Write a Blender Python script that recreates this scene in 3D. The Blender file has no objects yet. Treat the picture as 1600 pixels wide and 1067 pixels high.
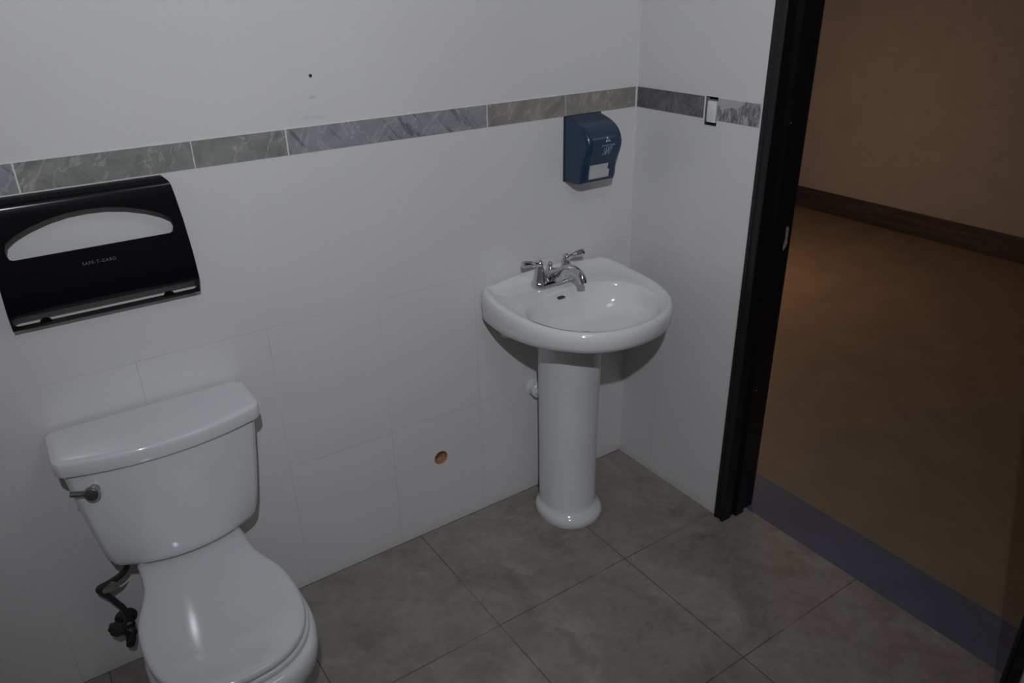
import bpy, bmesh, math
from mathutils import Vector, Matrix
PI = math.pi
S = bpy.context.scene
COL = S.collection

# ------------------------------------------------------------------ camera
cam_data = bpy.data.cameras.new('camera')
cam_data.sensor_width = 36.0
cam_data.lens = 1196.5 / 1600 * 36.0
cam_data.clip_start = 0.02
cam = bpy.data.objects.new('camera', cam_data)
COL.objects.link(cam)
_r = Vector((0.82507617, -0.56473095, -0.01811809))
_u = Vector((0.25899438, 0.34950463, 0.9004268))
_f = Vector((0.50216653, 0.74761318, -0.43463008))
M = Matrix(((_r.x, _u.x, -_f.x), (_r.y, _u.y, -_f.y), (_r.z, _u.z, -_f.z))).to_4x4()
M.translation = Vector((-1.8595, -1.9842, 1.8036))
cam.matrix_world = M
S.camera = cam

# ------------------------------------------------------------------ colour management, world
S.view_settings.view_transform = 'Standard'
S.view_settings.look = 'None'
S.view_settings.gamma = 1.0
S.view_settings.use_curve_mapping = False
S.view_settings.exposure = 0.0
world = bpy.data.worlds.new('world')
S.world = world
world.use_nodes = True
world.node_tree.nodes['Background'].inputs[0].default_value = (0.5, 0.55, 0.65, 1)
world.node_tree.nodes['Background'].inputs[1].default_value = 0.0

# ------------------------------------------------------------------ lights
def point_light(name, loc, power, color, radius):
    l = bpy.data.lights.new(name, 'POINT')
    l.energy = power; l.color = color; l.shadow_soft_size = radius
    o = bpy.data.objects.new(name, l); o.location = loc
    COL.objects.link(o)
    return o
LAMP = (-1.95, -2.30, 2.50)
lamp = bpy.data.lights.new('bathroom_downlight', 'SPOT')
lamp.energy = 110; lamp.color = (0.92, 0.94, 1.0); lamp.shadow_soft_size = 0.022
lamp.spot_size = math.radians(96); lamp.spot_blend = 1.0
lo = bpy.data.objects.new('bathroom_downlight', lamp); COL.objects.link(lo)
lo.location = LAMP
lo.rotation_euler = (Vector((-0.58, 0.0, 1.50)) - Vector(LAMP)).to_track_quat('-Z', 'Y').to_euler()
point_light('bathroom_fill', (-1.1, -1.5, 2.5), 7.0, (0.95, 0.96, 1.0), 0.25)  # added ambient fill light, no fixture in the room belongs to it
point_light('corridor_lamp', (1.9, 1.25, 0.8), 14.0, (1.0, 0.55, 0.29), 0.12)

# ------------------------------------------------------------------ node helpers
class NT:
    def __init__(s, name, rough=0.5, metal=0.0, coat=0.0, spec=0.5):
        s.m = bpy.data.materials.new(name); s.m.use_nodes = True
        s.t = s.m.node_tree; s.n = s.t.nodes; s.l = s.t.links
        s.b = s.n['Principled BSDF']
        s.b.inputs['Roughness'].default_value = rough
        s.b.inputs['Metallic'].default_value = metal
        s.b.inputs['Coat Weight'].default_value = coat
        s.b.inputs['Specular IOR Level'].default_value = spec
        tc = s.n.new('ShaderNodeTexCoord'); s.co = tc.outputs['Object']
        sp = s.n.new('ShaderNodeSeparateXYZ'); s.l.new(s.co, sp.inputs[0])
        s.x, s.y, s.z = sp.outputs
    def math(s, op, a, b=None, c=None, clamp=False):
        nd = s.n.new('ShaderNodeMath'); nd.operation = op; nd.use_clamp = clamp
        for i, v in enumerate((a, b, c)):
            if v is None: continue
            if isinstance(v, (int, float)): nd.inputs[i].default_value = v
            else: s.l.new(v, nd.inputs[i])
        return nd.outputs[0]
    def noise(s, scale, detail=4, rough=0.5, dist=0.0, vec=None, stretch=None):
        v = vec or s.co
        if stretch:
            mp = s.n.new('ShaderNodeMapping'); mp.inputs['Scale'].default_value = stretch[:3]
            if len(stretch) > 3:
                rt = s.n.new('ShaderNodeMapping'); rt.inputs['Rotation'].default_value = stretch[3:]
                s.l.new(v, rt.inputs[0]); v = rt.outputs[0]
            s.l.new(v, mp.inputs[0]); v = mp.outputs[0]
        nd = s.n.new('ShaderNodeTexNoise'); nd.inputs['Scale'].default_value = scale
        nd.inputs['Detail'].default_value = detail; nd.inputs['Roughness'].default_value = rough
        nd.inputs['Distortion'].default_value = dist
        s.l.new(v, nd.inputs['Vector'])
        return nd.outputs['Fac']
    def ramp(s, fac, stops):
        nd = s.n.new('ShaderNodeValToRGB'); e = nd.color_ramp.elements
        while len(e) < len(stops): e.new(0.5)
        for i, (p, c) in enumerate(stops):
            e[i].position = p; e[i].color = (*c, 1) if len(c) == 3 else c
        s.l.new(fac, nd.inputs[0]); return nd.outputs[0]
    def mix(s, fac, a, b, mode='MIX'):
        nd = s.n.new('ShaderNodeMix'); nd.data_type = 'RGBA'; nd.blend_type = mode
        for i, v in ((0, fac), (6, a), (7, b)):
            if isinstance(v, (int, float)): nd.inputs[i].default_value = v
            elif isinstance(v, tuple): nd.inputs[i].default_value = (*v, 1)
            else: s.l.new(v, nd.inputs[i])
        return nd.outputs[2]
    def smooth(s, v, lo, hi):
        nd = s.n.new('ShaderNodeMapRange'); nd.interpolation_type = 'SMOOTHSTEP'
        nd.inputs[1].default_value = lo; nd.inputs[2].default_value = hi
        s.l.new(v, nd.inputs[0]); return nd.outputs[0]
    def joint(s, u, off, pitch, w):
        """1 on a joint line at off + k*pitch, half width w"""
        a = s.math('SUBTRACT', u, off); a = s.math('DIVIDE', a, pitch)
        r = s.math('ROUND', a); d = s.math('ABSOLUTE', s.math('SUBTRACT', a, r))
        d = s.math('MULTIPLY', d, pitch)
        nd = s.n.new('ShaderNodeMapRange'); nd.interpolation_type = 'SMOOTHSTEP'
        nd.inputs[1].default_value = w * 0.5; nd.inputs[2].default_value = w * 1.4
        nd.inputs[3].default_value = 1; nd.inputs[4].default_value = 0
        s.l.new(d, nd.inputs[0]); return nd.outputs[0]
    def blob(s, u, v, cu, cv, ru, rv):
        a = s.math('POWER', s.math('DIVIDE', s.math('SUBTRACT', u, cu), ru), 2)
        b = s.math('POWER', s.math('DIVIDE', s.math('SUBTRACT', v, cv), rv), 2)
        q = s.math('ADD', a, b)
        nd = s.n.new('ShaderNodeMapRange'); nd.interpolation_type = 'SMOOTHSTEP'
        nd.inputs[1].default_value = 0.2; nd.inputs[2].default_value = 1.0
        nd.inputs[3].default_value = 1; nd.inputs[4].default_value = 0
        s.l.new(q, nd.inputs[0]); return nd.outputs[0]
    def color(s, c):
        if isinstance(c, tuple): s.b.inputs['Base Color'].default_value = (*c, 1)
        else: s.l.new(c, s.b.inputs['Base Color'])
        return s
    def rough(s, r): s.l.new(r, s.b.inputs['Roughness']); return s
    def bump(s, h, strength=0.2, dist=0.002):
        nd = s.n.new('ShaderNodeBump'); nd.inputs['Strength'].default_value = strength
        nd.inputs['Distance'].default_value = dist
        s.l.new(h, nd.inputs['Height']); s.l.new(nd.outputs[0], s.b.inputs['Normal'])
        return s

def plain(name, c, rough=0.5, metal=0.0, coat=0.0, var=0.06, scale=30, bump=0.0):
    t = NT(name, rough, metal, coat)
    n = t.noise(scale, 3)
    d = tuple(max(0, k * (1 - var)) for k in c); e = tuple(min(1, k * (1 + var)) for k in c)
    t.color(t.ramp(n, [(0.3, d), (0.7, e)]))
    if bump: t.bump(n, bump)
    return t.m

WHITE_TILE = (0.66, 0.655, 0.655)
def tile_wall(name, axis):
    t = NT(name, 0.2, 0, 0.0)
    u = t.x if axis == 'x' else t.y
    off = 0.0085 if axis == 'x' else 0.157
    jv = t.joint(u, off, 0.3385, 0.0011)
    jh = t.joint(t.z, -0.0105, 0.4675, 0.0012)
    # joints show only in places
    fade = t.smooth(t.noise(2.3, 2), 0.36, 0.60)
    j = t.math('MULTIPLY', t.math('MAXIMUM', jv, jh), t.math('MULTIPLY_ADD', fade, 0.75, 0.25))
    # joints are dirty low on the wall, white high up
    low = t.smooth(t.z, 0.95, 0.25)
    lowc = t.mix(t.smooth(t.z, 0.9, 0.98), (0.36, 0.34, 0.33), (0.72, 0.72, 0.73))
    base = t.ramp(t.noise(1.6, 3), [(0.3, (0.645, 0.64, 0.64)), (0.7, (0.675, 0.672, 0.672))])
    # grime along the floor
    g = t.math('MULTIPLY', t.smooth(t.math('ADD', t.z, t.math('MULTIPLY', t.noise(14, 4), 0.05)), 0.07, 0.02), 0.35)
    base = t.mix(g, base, (0.50, 0.46, 0.42))
    if axis == 'x':
        b1 = t.blob(t.x, t.z, -1.129, 1.522, 0.013, 0.006)
        b2 = t.blob(t.x, t.z, -1.135, 1.472, 0.045, 0.007)
        b3 = t.blob(t.x, t.z, -0.95, 0.335, 0.02, 0.004)
        sn = t.noise(55, 4, 0.7); s1 = t.math('MULTIPLY', b1, t.math('MULTIPLY', sn, 0.5)); s2 = t.math('MULTIPLY', b2, t.math('MULTIPLY', sn, 0.34))
        base = t.mix(s1, base, (0.3, 0.28, 0.27)); base = t.mix(s2, base, (0.42, 0.37, 0.32))
    col = t.mix(t.math('MULTIPLY', j, 0.42), base, lowc)
    t.color(col)
    h = t.math('SUBTRACT', t.math('MULTIPLY', t.noise(3.5, 2), 0.25), t.math('MULTIPLY', j, 1.0))
    t.bump(h, 0.12, 0.0015)
    t.rough(t.math('MULTIPLY_ADD', t.noise(6, 3), 0.12, 0.16))
    return t.m

def stone(name, a, b, vein, scale=14, streak=False, rough=0.42):
    t = NT(name, rough)
    n = t.noise(scale, 6, 0.6, 0.8)
    base = t.ramp(n, [(0.3, a), (0.68, b)])
    if streak:
        s = t.noise(34, 4, 0.6, 0.5, stretch=(1.0, 1.0, 0.16, 0, 0.72, 0))
        base = t.mix(t.math('MULTIPLY', t.smooth(s, 0.54, 0.64), 0.7), base, tuple(k * 0.4 for k in a))
        v2 = t.noise(40, 3, 0.5, 0.6, stretch=(1.0, 1.0, 0.14, 0, 0.72, 0))
        base = t.mix(t.math('MULTIPLY', t.smooth(v2, 0.6, 0.75), 0.5), base, vein)
    v = t.noise(13, 5, 0.6, 0.7, stretch=(1, 1, 0.5, 0, -0.6, 0))
    d = t.math('ABSOLUTE', t.math('SUBTRACT', v, 0.5))
    vv = t.smooth(d, 0.022, 0.0)
    base = t.mix(t.math('MULTIPLY', vv, 0.42), base, vein)
    t.color(base); t.bump(n, 0.25, 0.002)
    return t.m

def floor_tiles():
    t = NT('slate floor tile', 0.5)
    big = t.noise(3.2, 6, 0.6, 0.7)
    fine = t.noise(26, 6, 0.65, 0.4)
    base = t.ramp(big, [(0.28, (0.165, 0.143, 0.122)), (0.46, (0.245, 0.222, 0.198)), (0.60, (0.285, 0.268, 0.248)), (0.76, (0.37, 0.352, 0.33))])
    base = t.mix(0.5, base, t.ramp(fine, [(0.3, (0.36, 0.35, 0.34)), (0.7, (0.62, 0.61, 0.6))]), 'OVERLAY')
    rust = t.smooth(t.noise(2.1, 3, 0.5, 0.5, stretch=(1.3, 0.9, 1)), 0.56, 0.72)
    base = t.mix(t.math('MULTIPLY', rust, 0.35), base, (0.25, 0.165, 0.125))
    edge = t.math('ABSOLUTE', t.math('SUBTRACT', t.noise(6.0, 7, 0.68, 0.7), 0.5))
    base = t.mix(t.math('MULTIPLY', t.smooth(edge, 0.03, 0.0), 0.22), base, (0.34, 0.325, 0.30))
    st = t.noise(7.5, 7, 0.68, 0.5, stretch=(1.0, 0.42, 1.0, 0, 0, -0.62))
    base = t.mix(t.math('MULTIPLY', t.smooth(st, 0.55, 0.70), 0.42), base, (0.42, 0.405, 0.38))
    base = t.mix(t.math('MULTIPLY', t.smooth(st, 0.44, 0.32), 0.40), base, (0.15, 0.13, 0.112))
    jx = t.math('MULTIPLY', t.joint(t.x, -0.936, 0.51, 0.0016), t.math('LESS_THAN', t.x, 0.0)); jy = t.joint(t.y, -0.512, 0.5095, 0.0016)
    fade = t.smooth(t.noise(3.0, 2), 0.34, 0.5)
    j = t.math('MULTIPLY', t.math('MAXIMUM', jx, jy), t.math('MULTIPLY_ADD', fade, 0.7, 0.3))
    base = t.mix(t.math('MULTIPLY', j, 0.9), base, (0.07, 0.058, 0.05))
    t.color(base)
    t.rough(t.math('MULTIPLY_ADD', fine, 0.25, 0.36))
    t.bump(t.math('SUBTRACT', t.math('ADD', fine, big), t.math('MULTIPLY', j, 1.5)), 0.22, 0.003)
    return t.m

MAT = {}
MAT['tile_back'] = tile_wall('white wall tile back', 'x')
MAT['tile_right'] = tile_wall('white wall tile right', 'y')
MAT['floor'] = floor_tiles()
MAT['plaster'] = plain('painted plaster', (0.60, 0.59, 0.585), 0.85, bump=0.05)
MAT['grout'] = plain('white grout', (0.68, 0.675, 0.67), 0.8)
MAT['stone_green'] = stone('green grey stone', (0.165, 0.176, 0.165), (0.285, 0.285, 0.265), (0.50, 0.49, 0.46))
MAT['stone_blue'] = stone('blue grey stone', (0.205, 0.218, 0.235), (0.295, 0.305, 0.32), (0.46, 0.47, 0.48), 18, True)
MAT['stone_beige'] = stone('beige grey stone', (0.195, 0.188, 0.168), (0.295, 0.285, 0.262), (0.47, 0.45, 0.42))
MAT['stone_dark'] = stone('dark purple grey stone', (0.085, 0.08, 0.088), (0.16, 0.152, 0.165), (0.27, 0.26, 0.27), 22)
def worn_stone():
    t = NT('worn dark stone', 0.5)
    n = t.noise(60, 5, 0.7, 0.6, stretch=(1, 1.4, 0.6))
    base = t.ramp(n, [(0.36, (0.10, 0.095, 0.105)), (0.5, (0.22, 0.21, 0.22)), (0.64, (0.50, 0.48, 0.50))])
    e = t.math('ADD', t.math('ADD', t.math('MULTIPLY', t.y, -1.0), t.math('MULTIPLY', t.z, -1.3)), t.math('MULTIPLY', t.noise(30, 3), 0.05))
    # smear of filler over the upper half next to the switch
    m = t.smooth(e, -1.385, -1.402)
    m2 = t.smooth(t.math('ADD', t.z, t.math('MULTIPLY', t.noise(40, 3), 0.02)), 1.431, 1.440)
    base = t.mix(t.math('MULTIPLY', m, m2), base, (0.42, 0.425, 0.43))
    t.color(base); t.bump(n, 0.3, 0.002); return t.m
MAT['stone_worn'] = worn_stone()
MAT['porcelain'] = plain('white porcelain', (0.68, 0.69, 0.705), 0.09, 0, 0.3, 0.015, 8)
def basin_mat():
    t = NT('basin porcelain', 0.09, 0, 0.3)
    vo = t.n.new('ShaderNodeTexVoronoi'); vo.inputs['Scale'].default_value = 46
    t.l.new(t.co, vo.inputs['Vector'])
    inb = t.blob(t.x, t.y, -0.36, -0.34, 0.2, 0.14)
    sp = t.math('MULTIPLY', t.math('LESS_THAN', vo.outputs['Distance'], 0.085), inb)
    keep = t.smooth(t.noise(9, 1), 0.5, 0.56)
    sp = t.math('MULTIPLY', sp, t.math('MULTIPLY', keep, 0.6))
    base = t.ramp(t.noise(7, 3), [(0.3, (0.69, 0.69, 0.695)), (0.7, (0.72, 0.72, 0.725))])
    t.color(t.mix(sp, base, (0.25, 0.23, 0.21))); return t.m
MAT['basin'] = basin_mat()
MAT['seat'] = plain('white toilet seat plastic', (0.63, 0.64, 0.655), 0.09, 0, 0.0, 0.01, 6)
MAT['chrome'] = plain('chrome', (0.62, 0.62, 0.64), 0.09, 1.0, 0, 0.02)
MAT['satin'] = plain('satin lever metal', (0.42, 0.42, 0.43), 0.28, 1.0, 0, 0.04)
MAT['black'] = plain('black glossy plastic', (0.003, 0.003, 0.0045), 0.17, 0, 0.0, 0.05)
MAT['black'].node_tree.nodes['Principled BSDF'].inputs['Specular IOR Level'].default_value = 0.3
MAT['grey_print'] = plain('grey print', (0.13, 0.13, 0.14), 0.5)
MAT['frame'] = plain('dark brown painted wood', (0.0055, 0.0048, 0.0058), 0.4, 0, 0, 0.2, 20, 0.05)
MAT['blue'] = plain('translucent dark blue plastic', (0.010, 0.036, 0.082), 0.24, 0, 0.2, 0.06, 12)
MAT['blue_dark'] = plain('dark blue back plate', (0.008, 0.018, 0.05), 0.35)
MAT['window_plastic'] = plain('clear grey plastic', (0.46, 0.47, 0.46), 0.25)
MAT['print'] = plain('pale print', (0.42, 0.52, 0.62), 0.6)
MAT['white_plastic'] = plain('white plastic', (0.68, 0.72, 0.72), 0.35)
MAT['pvc'] = plain('white pipe plastic', (0.66, 0.66, 0.65), 0.3)
MAT['recess'] = plain('dark box recess', (0.07, 0.068, 0.068), 0.8, 0, 0, 0.5, 120)
MAT['box_metal'] = plain('grey switch strap', (0.22, 0.22, 0.225), 0.5, 0.3)
MAT['copper'] = plain('terracotta pipe lining', (0.42, 0.20, 0.125), 0.7, 0, 0, 0.25, 90, 0.4)
MAT['clay_dark'] = plain('dark clay', (0.16, 0.085, 0.05), 0.8)
def corroded():
    t = NT('corroded brown metal', 0.5, 0.6)
    n = t.noise(70, 5, 0.6)
    t.color(t.ramp(n, [(0.35, (0.030, 0.028, 0.031)), (0.58, (0.065, 0.055, 0.052)), (0.78, (0.22, 0.20, 0.19))]))
    t.bump(n, 0.4, 0.002); return t.m
MAT['corroded'] = corroded()
MAT['hose'] = plain('dark supply tube', (0.045, 0.043, 0.05), 0.35, 0.3, 0, 0.2, 60)
MAT['tag'] = plain('khaki tag', (0.20, 0.20, 0.16), 0.6, 0, 0, 0.3, 60)
def slab(name, a, b, rough):
    t = NT(name, rough)
    n = t.noise(5, 5, 0.6, 0.5)
    base = t.ramp(n, [(0.3, a), (0.7, b)])
    sc = t.noise(3.5, 4, 0.6, 2.0)
    d = t.smooth(t.math('ABSOLUTE', t.math('SUBTRACT', sc, 0.47)), 0.006, 0.0)
    d = t.math('MULTIPLY', d, t.smooth(t.noise(1.8, 2), 0.52, 0.62))
    t.color(t.mix(t.math('MULTIPLY', d, 0.5), base, tuple(k * 0.4 for k in a)))
    t.bump(n, 0.1, 0.002); return t.m
MAT['threshold'] = slab('dark slate threshold', (0.098, 0.108, 0.150), (0.125, 0.136, 0.185), 0.55)
MAT['corridor_floor'] = slab('tan corridor floor', (0.21, 0.165, 0.12), (0.26, 0.205, 0.15), 0.45)
MAT['corridor_wall'] = slab('tan corridor wall', (0.31, 0.285, 0.255), (0.35, 0.32, 0.285), 0.75)
def base_mat():
    t = NT('grey brown corridor baseboard', 0.5)
    n = t.noise(10, 5, 0.6, 0.6, stretch=(1, 0.2, 3))
    t.color(t.ramp(n, [(0.35, (0.026, 0.022, 0.022)), (0.65, (0.055, 0.048, 0.046))])); return t.m
MAT['baseboard'] = base_mat()

# ------------------------------------------------------------------ mesh helpers
def link(name, me, mat, parent=None, smooth=None):
    o = bpy.data.objects.new(name, me); COL.objects.link(o)
    if mat is not None:
        for m in (mat if isinstance(mat, (list, tuple)) else [mat]): me.materials.append(m)
    if smooth is not None:
        for p in me.polygons: p.use_smooth = True
        if smooth < 180:
            me.set_sharp_from_angle(angle=math.radians(smooth))
    if parent is not None: o.parent = parent
    return o
def bm_obj(name, bm, mat, parent=None, smooth=None, fix=True):
    if fix: bmesh.ops.recalc_face_normals(bm, faces=bm.faces)
    me = bpy.data.meshes.new(name); bm.to_mesh(me); bm.free()
    return link(name, me, mat, parent, smooth)
def add_box(bm, x0, x1, y0, y1, z0, z1, bevel=0.0, seg=2, mi=0):
    r = bmesh.ops.create_cube(bm, size=1.0)
    vs = r['verts']
    for v in vs:
        v.co = Vector(((x0 + x1) / 2 + v.co.x * (x1 - x0), (y0 + y1) / 2 + v.co.y * (y1 - y0), (z0 + z1) / 2 + v.co.z * (z1 - z0)))
    fs = {f for v in vs for f in v.link_faces}
    for f in fs: f.material_index = mi
    if bevel:
        es = list({e for v in vs for e in v.link_edges})
        bmesh.ops.bevel(bm, geom=es, offset=bevel, segments=seg, affect='EDGES', profile=0.5, clamp_overlap=True)
    return vs
def add_loft(bm, rings, cap0=True, cap1=True):
    rows = [[bm.verts.new(p) for p in r] for r in rings]
    n = len(rows[0])
    for a, b in zip(rows, rows[1:]):
        for i in range(n):
            j = (i + 1) % n
            bm.faces.new((a[i], a[j], b[j], b[i]))
    if cap0: bm.faces.new(rows[0][::-1])
    if cap1: bm.faces.new(rows[-1])
    return rows
def catmull(pts, k=6):
    P = [Vector(p) for p in pts]; out = []
    for i in range(len(P) - 1):
        p0 = P[max(i - 1, 0)]; p1 = P[i]; p2 = P[i + 1]; p3 = P[min(i + 2, len(P) - 1)]
        for s in range(k):
            t = s / k
            out.append(0.5 * ((2 * p1) + (-p0 + p2) * t + (2 * p0 - 5 * p1 + 4 * p2 - p3) * t * t + (-p0 + 3 * p1 - 3 * p2 + p3) * t ** 3))
    out.append(P[-1]); return out
def lerp_table(tab, x):
    if x <= tab[0][0]: return tab[0][1]
    for (a, u), (b, w) in zip(tab, tab[1:]):
        if x <= b: return u + (w - u) * (x - a) / (b - a)
    return tab[-1][1]
def add_tube(bm, pts, rad, n=14, k=6, flat=None, caps=True):
    """pts smoothed; rad number or list per control point; flat=(sx,sy) squashes the section"""
    P = catmull(pts, k) if k > 1 else [Vector(p) for p in pts]
    R = rad if isinstance(rad, (list, tuple)) else [rad] * len(pts)
    tab = [(i, r) for i, r in enumerate(R)]
    T0 = (P[1] - P[0]).normalized()
    up = Vector((0, 0, 1)) if abs(T0.z) < 0.9 else Vector((1, 0, 0))
    N = (up - T0 * up.dot(T0)).normalized()
    rings = []
    for i, p in enumerate(P):
        T = (P[min(i + 1, len(P) - 1)] - P[max(i - 1, 0)]).normalized()
        N = (N - T * N.dot(T)).normalized(); B = T.cross(N)
        r = lerp_table(tab, i / (k if k > 1 else 1))
        sx, sy = flat or (1, 1)
        rings.append([p + (N * math.cos(a) * sx + B * math.sin(a) * sy) * r for a in [2 * PI * q / n for q in range(n)]])
    add_loft(bm, rings, caps, caps)
def add_lathe(bm, prof, origin, axis=(0, 0, 1), n=24, wrap=False):
    """prof list of (radius, height)"""
    A = Vector(axis).normalized(); up = Vector((0, 0, 1)) if abs(A.z) < 0.9 else Vector((1, 0, 0))
    U = (up - A * up.dot(A)).normalized(); W = A.cross(U); O = Vector(origin)
    rings = [[O + A * h + (U * math.cos(2 * PI * q / n) + W * math.sin(2 * PI * q / n)) * max(r, 1e-5) for q in range(n)] for r, h in prof]
    if wrap: add_loft(bm, rings + [rings[0]], False, False)
    else: add_loft(bm, rings)
def boolean(o, cutter):
    m = o.modifiers.new('cut', 'BOOLEAN'); m.operation = 'DIFFERENCE'; m.object = cutter; m.solver = 'EXACT'
    dg = bpy.context.evaluated_depsgraph_get(); dg.update()
    me = bpy.data.meshes.new_from_object(o.evaluated_get(dg))
    o.modifiers.clear(); o.data = me
    bpy.data.objects.remove(cutter)
def empty(name, loc, label, cat):
    o = bpy.data.objects.new(name, None); COL.objects.link(o); o.location = loc
    o.empty_display_size = 0.1
    o['label'] = label; o['category'] = cat
    return o
def child(root, o):
    """parent keeping the world placement (parts are modelled in world coordinates)"""
    w = Matrix.Translation(root_loc(root))
    o.parent = root; o.matrix_parent_inverse = w.inverted()
    return o
def root_loc(o):
    v = Vector(o.location); p = o.parent
    return v
def struct(o): o['kind'] = 'structure'; return o
def text_mesh(body, size, shear=0.0, spacing=1.0):
    c = bpy.data.curves.new('lettering', 'FONT'); c.body = body; c.size = size
    c.align_x = 'CENTER'; c.align_y = 'CENTER'; c.shear = shear; c.space_character = spacing
    c.extrude = 0.0; c.resolution_u = 3
    o = bpy.data.objects.new('lettering', c); COL.objects.link(o)
    dg = bpy.context.evaluated_depsgraph_get(); dg.update()
    me = bpy.data.meshes.new_from_object(o.evaluated_get(dg))
    bpy.data.objects.remove(o); bpy.data.curves.remove(c)
    return me

# ------------------------------------------------------------------ the room
X0, Y0, CZ = -2.9, -2.9, 2.72          # left wall, wall behind the camera, ceiling height
WT = 0.145                               # thickness of the doorway wall
DY0, DY1, DH = -0.566, -1.518, 2.25      # door opening
bm = bmesh.new(); add_box(bm, X0 - 0.1, 0.12, Y0 - 0.1, 0.1, -0.06, 0.0)
struct(bm_obj('floor', bm, MAT['floor']))
bm = bmesh.new(); add_box(bm, 0.12, 0.328, -5.5, 6.0, -0.06, 0.0)
struct(bm_obj('trim_1', bm, MAT['threshold']))
bm = bmesh.new(); add_box(bm, 0.328, 3.75, -5.5, 6.0, -0.06, 0.0)
struct(bm_obj('floor', bm, MAT['corridor_floor']))
bm = bmesh.new(); add_box(bm, X0 - 0.1, WT, Y0 - 0.1, 0.1, CZ, CZ + 0.06)
struct(bm_obj('ceiling', bm, MAT['plaster']))
bm = bmesh.new(); add_box(bm, WT, 3.75, -5.5, 6.0, CZ, CZ + 0.06)
struct(bm_obj('ceiling', bm, MAT['plaster']))
# back wall with the round pipe opening
bm = bmesh.new(); add_box(bm, X0, 0.0, 0.0, 0.1, 0.0, CZ)
wall_back = struct(bm_obj('wall_back', bm, MAT['tile_back']))
bm = bmesh.new(); add_lathe(bm, [(0.026, 0.05), (0.026, -0.01)], (-0.833, 0.0, 0.291), (0, 1, 0), 28)
boolean(wall_back, bm_obj('cutter', bm, None))
# doorway wall with the switch opening
bm = bmesh.new()
add_box(bm, 0.0, WT, DY0 + 0.02, 0.1, 0.0, CZ)
wall_right = struct(bm_obj('wall_right', bm, [MAT['tile_right']]))
bm = bmesh.new(); add_box(bm, -0.01, 0.04, -0.357, -0.308, 1.366, 1.452)
boolean(wall_right, bm_obj('cutter', bm, None))
bm = bmesh.new()
add_box(bm, 0.0, WT, Y0, DY1 - 0.02, 0.0, CZ)
add_box(bm, 0.0, WT, DY1 - 0.02, DY0 + 0.02, DH + 0.02, CZ)
struct(bm_obj('wall_right', bm, MAT['tile_right']))
bm = bmesh.new(); add_box(bm, X0 - 0.1, X0, Y0, 0.1, 0.0, CZ)
struct(bm_obj('wall_left', bm, MAT['tile_right']))
bm = bmesh.new(); add_box(bm, X0, WT, Y0 - 0.1, Y0, 0.0, CZ)
struct(bm_obj('wall_front', bm, MAT['tile_back']))
# the corridor
bm = bmesh.new(); add_box(bm, 3.63, 3.75, -5.5, 6.0, 0.0, CZ)
struct(bm_obj('wall_corridor', bm, MAT['corridor_wall']))
bm = bmesh.new(); add_box(bm, 0.0, WT, 0.1, 6.0, 0, CZ)
struct(bm_obj('wall_corridor', bm, MAT['corridor_wall']))
bm = bmesh.new(); add_box(bm, 0.0, WT, -5.5, Y0 - 0.1, 0, CZ)
struct(bm_obj('wall_corridor', bm, MAT['corridor_wall']))
bm = bmesh.new(); add_box(bm, WT, 3.63, 5.9, 6.0, 0, CZ)
struct(bm_obj('wall_corridor', bm, MAT['corridor_wall']))
bm = bmesh.new(); add_box(bm, WT, 3.63, -5.5, -5.4, 0, CZ)
struct(bm_obj('wall_corridor', bm, MAT['corridor_wall']))
bm = bmesh.new(); add_box(bm, 3.612, 3.63, -5.4, 5.9, 0, 0.166, 0.004)
struct(bm_obj('baseboard_corridor', bm, MAT['baseboard']))

# decorative stone band: trim_2 (back wall), trim_3 (doorway wall)
ZB0, ZB1 = 1.3855, 1.451
bm = bmesh.new()
mats = [MAT['grout'], MAT['stone_green'], MAT['stone_blue'], MAT['stone_beige']]
add_box(bm, X0, -0.002, -0.0006, 0.0, ZB0 - 0.002, ZB1 + 0.003, mi=0)
for a, b, mi in ((X0, -2.435, 3), (-2.432, -1.8225, 2), (-1.8195, -1.4495, 1), (-1.4475, -1.2155, 1), (-1.2125, -0.6025, 2), (-0.5995, -0.306, 3), (-0.3045, -0.007, 3)):
    add_box(bm, a, b, -0.0022, -0.0004, ZB0, ZB1, 0.0004, 1, mi)
struct(bm_obj('trim_2', bm, mats))
bm = bmesh.new()
for a, b, mi in ((-0.3045, -0.006, 1), (-0.518, -0.3575, 2)):
    add_box(bm, -0.0022, 0.0, a, b, ZB0, ZB1, 0.0004, 1, mi)
add_box(bm, -0.0012, 0.0, -0.3075, -0.3045, ZB0, ZB1, mi=0)
struct(bm_obj('trim_3', bm, [MAT['grout'], MAT['stone_dark'], MAT['stone_worn']]))
# white corner grout and white edge strip by the door frame
bm = bmesh.new(); add_box(bm, -0.0028, 0.0, -0.0028, 0.0, 0.02, CZ)
struct(bm_obj('trim_4', bm, MAT['grout']))
bm = bmesh.new(); add_box(bm, -0.0045, 0.0, -0.531, -0.5275, 0.0, CZ, 0.0008)
struct(bm_obj('trim_5', bm, MAT['grout']))

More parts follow.
